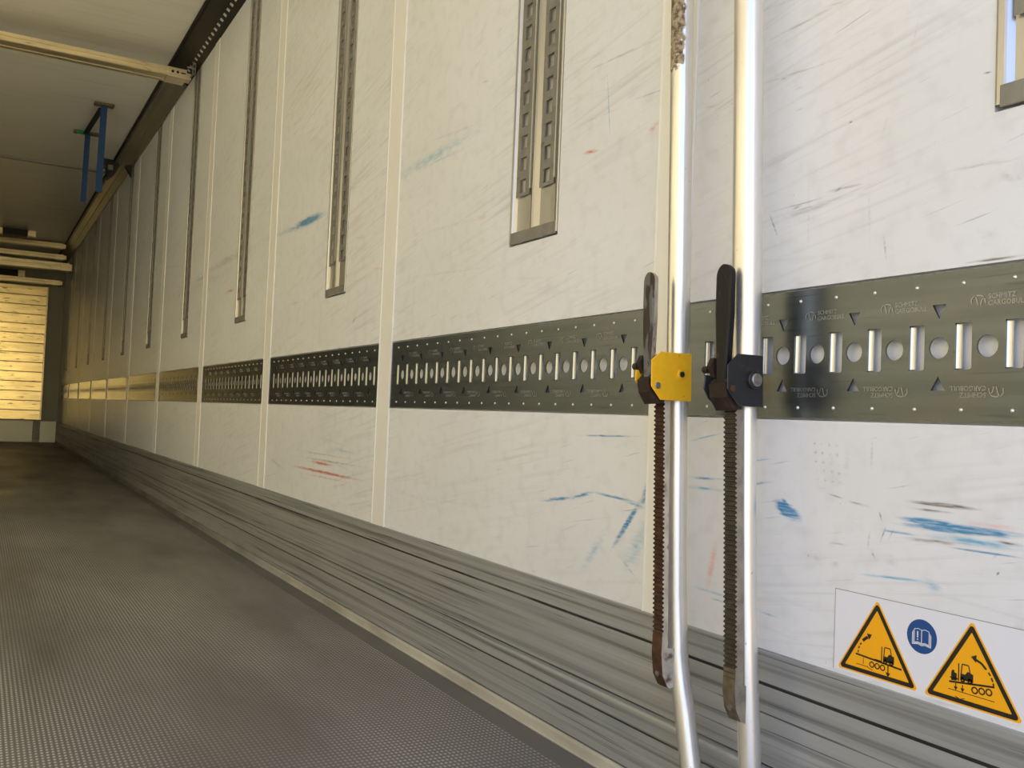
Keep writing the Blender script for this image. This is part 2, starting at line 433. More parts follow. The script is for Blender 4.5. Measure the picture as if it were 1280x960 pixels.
m_alud = mat('upright_dull_metal', (.27,.262,.24), .5, .5, noise=((40, 40, 20), .2), dirt=[((.08,.07,.06), (30, 30, 60), .6, .72, .6, .4)])
m_kick = mat('scuffed_aluminium_kick', (.41,.425,.43), .42, .4, noise=((2, .7, 45), .22),
             dirt=[((.10,.10,.095), (2, .55, 75), .50, .70, .75, .1), ((.20,.25,.25), (2, 2.5, 16), .58, .78, .35, .2), ((.04,.04,.04), (2, 1.8, 210), .62, .68, .85, 0), ((.62,.62,.58), (2, 3, 230), .67, .74, .5, .4)])
m_groove = mat('dark_grooves', (.045,.044,.040), .7, 0, noise=((2, 5, 20), .5), dirt=[((.20,.20,.19), (2, 4, 30), .52, .66, .7)])
m_cove = mat('floor_edge_seal', (.20,.20,.19), .5, .2, noise=((4, 3, 4), .35), dirt=[((.12,.11,.10), (4, 4, 12), .52, .72, .6)])
m_trimd = mat('ceiling_profile_dark_reflection', (.035,.033,.028), .5, .3, noise=((5, 2, 5), .3))
m_trim = mat('ceiling_profile_aluminium', (.34,.33,.29), .4, .7, noise=((5, 1.5, 30), .2))
m_seal = mat('black_rubber_seal', (.012,.012,.011), .6)
m_pole = mat('pole_aluminium', (.82,.80,.75), .34, .85, noise=((60, 60, 6), .12), dirt=[((.10,.08,.06), (160, 160, 110), .70, .78, .8, .2), ((.2,.18,.15), (120, 120, 12), .72, .80, .5, .5)])
m_rust = mat('rusty_rack', (.075,.032,.014), .75, .15, noise=((60, 60, 90), .5), dirt=[((.17,.075,.03), (50, 50, 40), .55, .75, .7)])
m_mech = mat('dark_rusty_mechanism', (.030,.016,.010), .7, .1, noise=((60, 60, 60), .4), dirt=[((.10,.04,.02), (60, 60, 60), .58, .75, .6)])
m_rackside = mat('worn_rack_side', (.58,.51,.38), .6, .05, noise=((60, 60, 40), .3), dirt=[((.16,.07,.025), (70, 70, 45), .60, .72, .9)])
m_olive = mat('oily_dark_rack', (.085,.075,.052), .55, .4, noise=((60, 60, 90), .4))
m_foot2 = mat('dull_brown_casting', (.19,.15,.10), .5, .5, noise=((80, 80, 60), .35))
m_rackside2 = mat('dull_rack_side', (.30,.26,.185), .5, .2, noise=((80, 80, 60), .3))
m_footl = mat('worn_bare_casting', (.52,.46,.35), .5, .05, noise=((60, 60, 60), .25), dirt=[((.11,.045,.018), (60, 60, 50), .57, .70, .9)])
m_yel = mat('yellow_paint', (.93,.50,.012), .38, 0, noise=((90, 90, 90), .06), dirt=[((.10,.05,.02), (110, 110, 110), .68, .74, .9)])
m_blk = mat('black_paint', (.028,.028,.027), .34, .2, dirt=[((.09,.045,.03), (70, 70, 70), .62, .72, .6)])
m_hnd1 = mat('chipped_handle', (.13,.135,.14), .45, .4, dirt=[((.022,.013,.010), (80, 80, 16), .49, .52, 1, .0)])
m_hnd2 = mat('black_handle', (.009,.008,.008), .5, 0, .3, dirt=[((.10,.055,.045), (80, 80, 40), .64, .74, .5)])
m_bare = mat('bare_steel_edge', (.55,.47,.38), .45, .6, noise=((60, 60, 30), .3), dirt=[((.13,.06,.03), (80, 80, 40), .55, .68, .8)])
m_bolt = mat('steel_bolt', (.40,.37,.32), .35, .85, noise=((200, 200, 200), .25))
m_hole = mat('dark_hole', (.01,.01,.01), .7)
m_label = mat('white_vinyl', (.80,.81,.87), .30)
m_sy = mat('warning_yellow', (.95,.44,.004), .35)
m_sk = mat('print_black', (.012,.010,.008), .4)
m_sb = mat('print_blue', (.008,.07,.26), .35)
m_sw = mat('print_white', (.78,.80,.84), .35)
m_gold = mat('end_guard_boards', (.98,.80,.42), .24, .85, noise=((2, 2, 14), .25), dirt=[((.22,.16,.07), (7, 7, 40), .60, .75, .7, .4)])
m_beam = mat('beam_aluminium', (.84,.72,.47), .34, .8, noise=((3, 20, 30), .18), dirt=[((.22,.17,.09), (9, 30, 40), .62, .75, .7, .4)])
m_endw = mat('end_wall_paint', (.40,.40,.33), .45)
m_kickw = mat('end_kick_plate', (.62,.63,.58), .4, .3)
m_blue = mat('blue_webbing', (.012,.06,.19), .7, noise=((200, 200, 60), .25))
m_green = mat('green_buckle', (.01,.28,.13), .4)
m_dark = mat('dark_fitting', (.02,.02,.02), .5, .3)

def floor_material():
    m = bpy.data.materials.new('dimpled_floor'); m.use_nodes = True
    n = m.node_tree; b = n.nodes['Principled BSDF']; L = n.links.new
    t = n.nodes.new('ShaderNodeTexCoord'); s = n.nodes.new('ShaderNodeSeparateXYZ'); L(t.outputs['Object'], s.inputs[0])
    def mth(op, a, b_=0.):
        q = n.nodes.new('ShaderNodeMath'); q.operation = op
        for k, v in enumerate((a, b_)):
            if isinstance(v, (int, float)): q.inputs[k].default_value = v
            else: L(v, q.inputs[k])
        return q.outputs[0]
    PX, PY = .0088, .0135
    # bumps on a staggered grid, rows running along the trailer
    sx_ = mth('SINE', mth('MULTIPLY', s.outputs[0], 2*PI/PX)); sy2 = mth('SINE', mth('MULTIPLY', s.outputs[1], 2*PI/PY))
    h = mth('MULTIPLY', mth('ADD', sx_, 1), mth('ADD', sy2, 1.15))
    h = mth('POWER', mth('MULTIPLY', h, .23), 1.6)
    def noise(sc, d=5):
        mp = n.nodes.new('ShaderNodeMapping'); mp.inputs['Scale'].default_value = sc; L(t.outputs['Object'], mp.inputs[0])
        x = n.nodes.new('ShaderNodeTexNoise'); x.inputs['Scale'].default_value = 1; x.inputs['Detail'].default_value = d
        L(mp.outputs[0], x.inputs['Vector']); return x.outputs[0]
    def rng(v, a, b_, lo, hi):
        r = n.nodes.new('ShaderNodeMapRange'); r.inputs[1].default_value = a; r.inputs[2].default_value = b_
        r.inputs[3].default_value = lo; r.inputs[4].default_value = hi; L(v, r.inputs[0]); return r.outputs[0]
    h = mth('MULTIPLY', h, mth('LESS_THAN', s.outputs[0], -.062))      # plain margin along the wall
    glint = rng(noise((2.2, .8, 1)), .38, .62, .35, 1.0)
    mx = n.nodes.new('ShaderNodeMix'); mx.data_type = 'RGBA'
    mx.inputs[6].default_value = (.150,.147,.143, 1); mx.inputs[7].default_value = (.82,.81,.79, 1)  # bumps coloured pale: the grazing light they catch is painted in
    L(mth('MULTIPLY', mth('MINIMUM', h, 1.0), glint), mx.inputs[0])
    d = n.nodes.new('ShaderNodeMix'); d.data_type = 'RGBA'; L(rng(noise((5, .9, 1), 6), .5, .75, 0, .6), d.inputs[0])
    L(mx.outputs[2], d.inputs[6]); d.inputs[7].default_value = (.105,.099,.09, 1)
    L(d.outputs[2], b.inputs['Base Color'])
    b.inputs['Metallic'].default_value = .25
    L(rng(noise((3, 1.2, 1)), .3, .7, .34, .58), b.inputs['Roughness'])
    bp = n.nodes.new('ShaderNodeBump'); bp.inputs['Strength'].default_value = .55; bp.inputs['Distance'].default_value = .0012
    L(h, bp.inputs['Height']); L(bp.outputs[0], b.inputs['Normal'])
    return m
m_floor = floor_material()

# ------------------------------------------------------------------ the box of the trailer
bm = bmesh.new(); box(bm, -WID, 0, REAR, LEN, -.10, 0); tag(build('floor', bm, m_floor), kind='structure')
bm = bmesh.new(); box(bm, -WID-.07, .07, REAR, LEN, HGT, HGT+.07); tag(build('ceiling', bm, m_ceil), kind='structure')
bm = bmesh.new(); box(bm, -WID-.07, -WID, REAR, LEN, -.1, HGT); tag(build('wall_left', bm, m_paint), kind='structure')
bm = bmesh.new(); box(bm, -WID-.07, .07, LEN, LEN+.07, -.1, HGT+.07); tag(build('wall_front', bm, m_endw), kind='structure')

# right wall: one surface with shallow pockets for the rails and the uprights
rec = [(a-.002, b+.002, RZ0-.002, RZ1+.003, .012) for a, b in RAILS] + [(c-.098, c+.098, PZ0-.003, HGT, .016) for c in PILLARS]
ys = sorted({REAR, LEN} | set(ZONES) | {r[k] for r in rec for k in (0, 1)})
zs = sorted({0., HGT} | {r[k] for r in rec for k in (2, 3)})
def dep(y, z):
    for r in rec:
        if r[0] < y < r[1] and r[2] < z < r[3]: return r[4]
    return 0.
bm = bmesh.new(); V = {}
def vv(x, y, z):
    k = (round(x, 5), round(y, 5), round(z, 5))
    if k not in V: V[k] = bm.verts.new(k)
    return V[k]
D = [[dep((y0+y1)/2, (z0+z1)/2) for z0, z1 in zip(zs, zs[1:])] for y0, y1 in zip(ys, ys[1:])]
for i, (y0, y1) in enumerate(zip(ys, ys[1:])):
    zi = max(k for k, a in enumerate(ZONES[:-1]) if a <= y0+1e-6)
    for j, (z0, z1) in enumerate(zip(zs, zs[1:])):
        d = D[i][j]
        bm.faces.new([vv(d,y0,z0), vv(d,y0,z1), vv(d,y1,z1), vv(d,y1,z0)]).material_index = zi
        if i+1 < len(D) and D[i+1][j] != d:
            e = D[i+1][j]; bm.faces.new([vv(d,y1,z0), vv(e,y1,z0), vv(e,y1,z1), vv(d,y1,z1)]).material_index = zi
        if j+1 < len(D[i]) and D[i][j+1] != d:
            e = D[i][j+1]; bm.faces.new([vv(d,y0,z1), vv(e,y0,z1), vv(e,y1,z1), vv(d,y1,z1)]).material_index = zi
n_front = len(bm.faces)
box(bm, .05, .07, REAR, LEN, -.1, HGT)
tag(build('wall_right', bm, ZM, recalc=False), kind='structure')

# flat cover strips over the panel joints
n_trim = 0
def trim(bm, m, smooth=False):
    global n_trim; n_trim += 1
    return tag(build('trim_%d' % n_trim, bm, m, smooth=smooth), kind='structure')
for c in JOINTS:
    bm = bmesh.new(); w = .047
    pts = [(c-w, .001), (c-w, -.0022), (c-w+.0012, -.0034), (c-w+.0032, -.0034), (c-w+.005, -.0020), (c+w-.005, -.0020), (c+w-.0032, -.0034), (c+w-.0012, -.0034), (c+w, -.0022), (c+w, .001)]
    prism(bm, pts, lambda a, b, d: (b, a, d), .296, PTOP)
    trim(bm, m_strip)

# kick plate with its grooves, and the seal at the floor
bm = bmesh.new()
prof = [(.0,.299),(-.004,.2985),(-.0062,.296),(-.0062,.2548),(-.0020,.2536),(-.0020,.2510),(-.0060,.2500),(-.0060,.1420),(-.0030,.1408),(-.0030,.1380),(-.0105,.1352),(-.0115,.1310),(-.0115,.1050),(-.0080,.1020),(-.0064,.0985),(-.0062,.060),(-.0080,.045),(-.0085,.030),(.0,.030)]
fs = prism(bm, prof, lambda a, b, d: (a, d, b), REAR, LEN-.001)
for i in (3, 4, 5, 7, 8, 13): fs[2+i].material_index = 1  # darker colour on the groove faces and just under the band
tag(build('baseboard_right', bm, [m_kick, m_groove]), kind='structure')
bm = bmesh.new()
prism(bm, [(0,.027),(-.0088,.0265),(-.0096,.018),(-.0108,.008),(-.0125,.003),(-.014,.0005),(0,.0005)], lambda a, b, d: (a, d, b), REAR, LEN-.001)
trim(bm, m_cove, True)
bm = bmesh.new(); box(bm, -WID, -WID+.008, REAR, LEN-.001, .001, .298); tag(build('baseboard_left', bm, m_kick), kind='structure')

# the same steel band on the opposite wall
bm = bmesh.new()
for a, c in RAILS: box(bm, -WID, -WID+.003, a, c, RZ0, RZ1)
trim(bm, m_rail)

# ceiling profile: slotted length by the door with its dark reflection painted in, plain aluminium beyond the cross beam
YB = 5.80
def slant(u, v, w):   # u along Y, v from the wall edge (0) to the ceiling edge (1), w into the corner
    return (-.115*v + .62*w, u, 2.535 + .085*v + .78*w)
bm = bmesh.new()
rect(bm, REAR, YB, 0, .20, slant); rect(bm, REAR, YB, .40, 1.0, slant)
u = 3.60
rect(bm, REAR, u, .20, .40, slant)
while u + .07 < YB:
    c = u+.035; ringcell(bm, u, u+.07, .20, .40, [(c-.019,.235),(c+.019,.235),(c+.019,.365),(c-.019,.365)], slant, .004); u += .07
rect(bm, u, YB, .20, .40, slant)
trim(bm, m_trimd)
bm = bmesh.new(); v = [slant(REAR, .18, .006), slant(YB, .18, .006), slant(YB, .42, .006), slant(REAR, .42, .006)]
bm.faces.new([bm.verts.new(p) for p in v]); trim(bm, m_strip)
bm = bmesh.new()
sheet(bm, [(0,2.532),(-.006,2.530),(-.010,2.537),(-.046,2.568),(-.049,2.567),(-.052,2.574),(-.094,2.604),(-.100,2.603),(-.112,2.618)], lambda a, b, d: (a, d, b), [YB, LEN-.001])
trim(bm, m_trim)
bm = bmesh.new(); box(bm, -.128, -.112, REAR, LEN-.001, HGT-.010, HGT-.0005, .003); trim(bm, m_seal)
# seam strip across the ceiling
bm = bmesh.new(); box(bm, -WID+.01, -.13, 8.74, 8.79, HGT-.012, HGT-.0005, .003); trim(bm, m_trim)

# ------------------------------------------------------------------ perforated rails
def circle(cu, cv, r, k=16): return [(cu+r*math.cos(2*PI*i/k+.1), cv+r*math.sin(2*PI*i/k+.1)) for i in range(k)]
def slot(cu, cv, w, h):
    a, b, e = w/2, h/2, .004
    return [(cu-a,cv-b+.002),(cu-a+.002,cv-b),(cu+a-.002,cv-b),(cu+a,cv-b+.002),(cu+a,cv-b+.004),(cu+a-.002,cv-b+e+.003),(cu+a-.002,cv+b-e-.003),(cu+a,cv+b-.004),(cu+a,cv+b-.002),(cu+a-.002,cv+b),(cu-a+.002,cv+b),(cu-a,cv+b-.002)]
def text_bm(lines, size, gap):
    bm = bmesh.new()
    for i, s in enumerate(lines):
        cu = bpy.data.curves.new('t', 'FONT'); cu.body = s; cu.size = size; cu.align_x = 'LEFT'; cu.extrude = .0004; cu.resolution_u = 2
        o = bpy.data.objects.new('t', cu); COL.objects.link(o)
        bpy.context.view_layer.update()
        me = bpy.data.meshes.new_from_object(o.evaluated_get(bpy.context.evaluated_depsgraph_get()))
        me.transform(Matrix.Translation((0, -i*gap, 0))); bm.from_mesh(me)
        bpy.data.objects.remove(o, do_unlink=True); bpy.data.meshes.remove(me)
    return bm
def text_mesh():
    bm = text_bm(['SCHMITZ', 'CARGOBULL'], .0075, .0072)
    w = max(v.co.x for v in bm.verts); h0 = min(v.co.y for v in bm.verts); h1 = max(v.co.y for v in bm.verts)
    for v in bm.verts: v.co.x = (v.co.x/w)*.046; v.co.y = (v.co.y-h0)/(h1-h0)*.0135 - .00675
    # small outlined animal mark left of the words
    def arc(pts):
        for (ax, ay), (bx, by) in zip(pts, pts[1:]):
            d = Vector((bx-ax, by-ay, 0)).normalized(); nrm = Vector((-d.y, d.x, 0))*.0007
            A = Vector((ax, ay, 0)); B = Vector((bx, by, 0))
            vs = [bm.verts.new(p+Vector((0,0,.0004))) for p in (A-nrm, B-nrm, B+nrm, A+nrm)]; bm.faces.new(vs)
    arc([(-.020,-.004),(-.021,.001),(-.018,.005),(-.012,.006),(-.007,.005),(-.004,.001),(-.003,-.004)])
    arc([(-.016,.006),(-.014,.001),(-.012,-.006)]); arc([(-.009,-.006),(-.008,.000),(-.005,.003)])
    bmesh.ops.translate(bm, vec=(.010, 0, 0), verts=bm.verts)
    return bm
TXT = text_mesh()
def put(src, dst, fn):
    """copy the faces of src into dst through fn"""
    mp_ = {v: dst.verts.new(fn(v.co)) for v in src.verts}
    for f in src.faces:
        try: dst.faces.new([mp_[v] for v in f.verts])
        except ValueError: pass
PITCH_ = .0623
def make_rail(y0, y1, y_first, detail):
    fn = lambda u, v, w: (-.0005+w, u, v)
    bm = bmesh.new(); tx = bmesh.new(); rz = bmesh.new()
    P0, P1 = RZ0+.001, RZ1-.001
    count = int((y1-.03-y_first)//PITCH_)+1
    q = PITCH_/4
    bands = [P0, .6645, .6935, .7525, .7800, P1]
    lo, hi = y_first-q, y_first+(count-1)*PITCH_+q
    for i in range(5):
        rect(bm, y0, lo, bands[i], bands[i+1], fn); rect(bm, hi, y1, bands[i], bands[i+1], fn)
    rect(bm, lo, hi, bands[0], bands[1], fn); rect(bm, lo, hi, bands[4], bands[5], fn)
    prev = {1: lo, 3: lo}
    for k in range(count):
        c = y_first+k*PITCH_
        ringcell(bm, c-q, c+q, bands[2], bands[3], slot(c, .723, .0235, .0555), fn, .003)
        # rolled lip along the far edge of the slot
        lip = [(-.0005+.0058*math.sin(a), c+.0117-.0062*(1-math.cos(a))) for a in [i*PI/14 for i in range(10)]]
        sheet(bm, lip, lambda a, b, d: (a, b, d), [.697, .7495], 1)
        if detail:
            for z in (.6475, .7975):
                dv = bmesh.ops.create_uvsphere(bm, u_segments=10, v_segments=7, radius=.0026, matrix=Matrix.Translation((-.0002, c, z)))['verts']
                for f in {f for v_ in dv for f in v_.link_faces}: f.material_index = 1; f.smooth = True
        if k+1 < count:
            h = c+PITCH_/2
            ringcell(bm, h-q, h+q, bands[2], bands[3], circle(h, .722, .0132, 20 if detail else 10), fn, .003)
            if k % 2 == 0:
                for b_, tri in ((1, [(h-.0095,.6705),(h+.0095,.6705),(h,.6880)]), (3, [(h-.0095,.7745),(h,.7570),(h+.0095,.7745)])):
                    rect(bm, prev[b_], h-q, bands[b_], bands[b_+1], fn)
                    ringcell(bm, h-q, h+q, bands[b_], bands[b_+1], tri, fn, .003); prev[b_] = h+q
                if detail and k+2 < count:
                    m_ = h + PITCH_          # middle between two triangles
                    put(TXT, tx, lambda co: (-.0006-co.z, m_+.010-co.x, .7750+co.y))       # reads from the trailer inside
                    put(TXT, tx, lambda co: (-.0006-co.z, m_-.010+co.x, .6690-co.y))       # the same, head down
    for b_ in (1, 3): rect(bm, prev[b_], hi, bands[b_], bands[b_+1], fn)
    o = build('lashing_rail', bm, [m_rail, m_lip])
    if detail: build('embossed_lettering', tx, m_emboss, o)
    else: tx.free()
    rz.free()
    return o
rail_labels = [
 'grey perforated lashing rail section behind and right of the two load bars',
 'longest full perforated lashing rail section, just left of the yellow jack',
 'grey perforated lashing rail section below the second upright left of the poles',
 'perforated lashing rail section, third one left of the load bars',
 'perforated lashing rail section, fourth one left of the load bars',
 'narrow looking lashing rail section, fifth one left of the load bars',
 'distant lashing rail section with streaky reflections, sixth left of the load bars',
 'distant lashing rail section, seventh one left of the load bars',
 'far lashing rail section, third from the golden end panel',
 'far lashing rail section, second nearest to the golden end panel',
 'farthest tiny lashing rail section, nearest to the golden end panel']
firsts = [.801-.0623*14, 1.306, 2.542]
for i, (a, b) in enumerate(RAILS):
    f0 = firsts[i] if i < 3 else a+.040
    o = make_rail(a, b, f0, i < 4)
    tag(o, rail_labels[i], 'rail', 'perforated lashing rails along the white wall')

# ------------------------------------------------------------------ slotted double uprights (local: u from the far edge towards the door, z up)
def make_upright():
    root = empty('slotted_upright')
    W = .193
    fr = bmesh.new()
    prof = [(0,.002),(0,-.0022),(.0025,-.0030),(.0100,-.0026),(.0115,.0000),(.0180,.0062),(.0580,.0062),(.0600,.0040),(.0790,.0034),(.0795,.0135),(.0880,.0135),(.0885,-.0005),(.0960,.0005),(.1130,.0062),(.1550,.0062),(.1570,.0040),(.1755,.0034),(.1760,.0135),(.1840,.0135),(.1845,-.0015),(.1905,-.0026),(W,-.0010),(W,.002)]
    sheet(fr, prof, lambda a, b, d: (b, W/2-a, d), [PZ0+.004, PTOP])
    build('frame', fr, m_alu, root)
    for name, a0, a1, z0 in (('slotted_strip', .0190, .0755, 1.098), ('slotted_strip', .1155, .1720, 1.102)):
        st = bmesh.new(); fn = lambda u, v, w: (.0004+w, W/2-u, v)
        z = z0; c = (a0+a1)/2-.002
        while z+.0485 < PTOP:
            ringcell(st, a0, a1, z, z+.0485, [(c-.0125,z+.008),(c+.0125,z+.008),(c+.0125,z+.037),(c-.0125,z+.037)], fn, .0022); z += .0485
        rect(st, a0, a1, z, PTOP, fn)
        # folded bright edge of the strip
        box(st, -.0012, .0032, W/2-a1-.0036, W/2-a1, z0+.012, PTOP, 0, 1)
        build('slotted_strip', st, [m_alud, m_lip], root)
    cp = bmesh.new()
    box(cp, -.0035, .004, -W/2+.004, W/2-.006, PZ0, 1.0215, .0012)
    for cyy in (.045, -.042):
        box(cp, -.0045, -.002, cyy-.006, cyy+.006, PZ0-.0015, PZ0+.006, .0008)
    build('end_cap', cp, m_alud, root)
    return root
up0 = make_upright()
up_labels = [
 'slotted metal upright cut off at the right edge, right of both poles',
 'widest slotted double upright, hanging on the wall left of the yellow jacked pole',
 'second slotted upright left of the poles, ending above the rail',
 'third slotted upright left of the poles, right of the overhead cross beam',
 'slotted upright running up to the end of the overhead cross beam',
 'thin slotted upright just left of the overhead cross beam end',
 'thin slotted upright with a dark block at its top',
 'distant slotted upright, first one left of the dark block',
 'distant slotted upright, second one left of the dark block',
 'distant slotted upright, second nearest the golden end panel',
 'farthest slotted upright, close to the golden end panel']
for i, y in enumerate(PILLARS):
    o = up0 if i == 0 else copy_tree(up0)
    o.location = (0, y, 0)
    tag(o, up_labels[i], 'upright', 'slotted uprights on the white wall')

# ------------------------------------------------------------------ telescopic load bars with rack jacks (local: -x towards the trailer inside, -y towards the door)
def loft(bm, rings, mi_fn=None):
    rs = [[bm.verts.new(p) for p in r] for r in rings]; k = len(rs[0])
    for R0, R1 in zip(rs, rs[1:]):
        for i in range(k):
            f = bm.faces.new([R0[i], R0[(i+1) % k], R1[(i+1) % k], R1[i]])
            if mi_fn: f.material_index = mi_fn(i)
    bm.faces.new(rs[0][::-1]); bm.faces.new(rs[-1])

def load_bar(x, y0, lean, P):
    root = empty('load_bar', (x, y0, 0), (-math.atan(lean), 0, 0))
    E = lambda e, n, z: (-e, -n, z)
    # tubes
    b = bmesh.new(); tube(b, [E(0,0,P['z0']+.006), E(0,0,1.0), E(0,0,1.7), E(0,0,2.40)], P['r1'], 32)
    up_ = build('upper_tube', b, P['m_up'], root, True)
    b = bmesh.new(); tube(b, [E(0,n,z) for n, z in P['low']], P['r2'], 32); build('lower_tube', b, m_pole, root, True)
    # rubber ends
    b = bmesh.new(); disc(b, E(0,0,2.385), (0,0,1), .030, .05, 24, .004); build('end_pad', b, m_seal, root, True)
    n_, z_ = P['low'][-1]
    b = bmesh.new(); disc(b, E(0,n_,.002), (0,0,1), .030, .035, 24, .004); build('end_pad', b, m_seal, root, True)
    # toothed rack: bar plus saw teeth on the side turned to the inside
    e0, e1, hw, za, zb = P['rack']
    b = bmesh.new()
    nseg = int((zb-za)/P['pitch'])
    off = lambda z: P['rackn'](z)
    zs_ = [za+(zb-za)*i/nseg for i in range(nseg+1)]
    for q0, q1 in zip(zs_, zs_[1:]):
        pts = [(e0, q0), (e1-.0032, q0), (e1-.0032, q0+.0006), (e1, q0+.0028), (e1, q0+.0040), (e1-.0032, q0+.0061), (e1-.0032, q1), (e0, q1)]
        o_ = off(q0)
        fs = prism(b, pts, lambda e, z, d: E(e, d+o_, z), -hw, hw, 0)
        fs[1].material_index = 1
        for f in fs[2:]:
            if f.calc_center_median().x > -e0-.0005: f.material_index = 1
    build('toothed_rack', b, [P['m_rack'], P['m_rside']], root)
    # casting that ties the rack to the lower tube
    zt, zc = P['cast']; o_ = off(zt)
    b = bmesh.new()
    prism(b, [(P['r2']-.003, zt-.006), (e0+.001, zt-.004), (e0+.001, zt+.020), (e1-.001, zt+.020), (e1+.001, zt-.012), (e1-.002, zc+.020), (e1-.011, zc+.003), (e0-.004, zc), (P['r2']-.003, zc+.002)],
          lambda e, z, d: E(e, d+o_-.0, z), -hw, hw)
    bmesh.ops.recalc_face_normals(b, faces=b.faces)
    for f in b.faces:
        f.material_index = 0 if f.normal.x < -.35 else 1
    c_ = build('rack_foot', b, [P['m_castf'], P['m_castm']], root)
    b = bmesh.new(); disc(b, E(e1-.004, o_, zc+.022), (-1, 0, -.25), .0045, .004, 12); build('pin', b, m_bolt, c_, True)
    # jack housing: two cheek plates and a web, held on the upper tube
    hwid = P['hw']; t_ = .0022
    for s, poly in ((1, P['near']), (-1, P['far'])):
        b = bmesh.new(); lo_, hi_ = (hwid, hwid+t_) if s > 0 else (-hwid-t_, -hwid)
        prism(b, poly, lambda e, z, d: E(e, d, z), lo_, hi_)
        bmesh.ops.bevel(b, geom=[e for e in b.edges], offset=.0007, segments=1, affect='EDGES')
        build('cheek_plate', b, P['m_house'], root)
    zA, zB = P['z0'], P['z1']
    # pawls and block between the cheeks
    b = bmesh.new(); ec = P['he']
    prism(b, [(ec-.026, zA-.004), (ec-.010, zA-.006), (ec+.002, zA+.012), (ec+.005, zA+.030), (ec-.006, zA+.040), (ec-.024, zA+.036)], lambda e, z, d: E(e, d, z), -hwid+.004, hwid-.004)
    build('pawl', b, P['m_pawl'], root)
    b = bmesh.new()
    prism(b, [(ec-.020, zB-.030), (ec-.004, zB-.032), (ec+.004, zB-.016), (ec-.002, zB-.004), (ec-.016, zB-.006)], lambda e, z, d: E(e, d, z), -hwid-.0005, -hwid+.008)
    disc(b, E(ec-.004, -hwid-.004, zB-.020), (0, 1, 0), .0055, .010, 14)
    build('release_catch', b, m_mech, root)
    # lever handle: folded channel with a round top
    z0, z1 = P['hz']; rings = []
    N = 36
    for i in range(N+1):
        f = i/N*.93 if i <= 22 else .5686+(1-.5686)*math.sin((i-22)/14*PI/2); z = z0+(z1-z0)*f
        w = P['hw0']+(P['hw1']-P['hw0'])*min(1, (f/.62))**1.1
        r = P['hw1']
        if z > z1-r: w = math.sqrt(max(4e-7, r*r-(z-(z1-r))**2))
        d = P['hd0']+(P['hd1']-P['hd0'])*min(1, f/.8); ec_ = P['he']+(P['he1']-P['he'])*f
        if z > z1-.006: d *= .75
        fcv = .25*w
        rings.append([E(ec_-d, w, z), E(ec_-d*.2, w, z), E(ec_, w-fcv, z), E(ec_, -w+fcv, z), E(ec_-d*.2, -w, z), E(ec_-d, -w, z)])
    b = bmesh.new(); loft(b, rings, lambda i: 1 if i == 0 else 0)
    build('lever_handle', b, [P['m_hand'], P['m_hside']], root)
    # bolt and rivet on the near cheek
    b = bmesh.new(); be, bz = P['bolt']
    disc(b, E(be, hwid+t_, bz), (0, -1, 0), P['br'], P['bh'], 24, .001)
    bo = build('bolt', b, P['m_bolt'], root)
    b = bmesh.new()
    if P['cap']:
        disc(b, E(be, hwid+t_+P['bh'], bz), (0, -1, 0), P['br']*.74, .004, 24, .001); disc(b, E(be, hwid+t_+P['bh']+.004, bz), (0, -1, 0), P['br']*.30, .0008, 12)
        build('bolt_head', b, m_bolt, bo)
    else:
        disc(b, E(be, hwid+t_+P['bh'], bz), (0, -1, 0), P['br']*.58, .0008, 16); build('bolt_hole', b, m_hole, bo)
    b = bmesh.new(); re, rz_ = P['rivet']; disc(b, E(re, hwid+t_, rz_), (0, -1, 0), .0052, .0016, 18, .0006)
    build('rivet', b, P['m_rivet'], root)
    return root, up_

m_tape = mat('pole_with_old_tape', (.82,.80,.75), .34, .85, noise=((60, 60, 6), .12), dirt=[((.10,.08,.06), (160, 160, 110), .70, .78, .8, .2)])
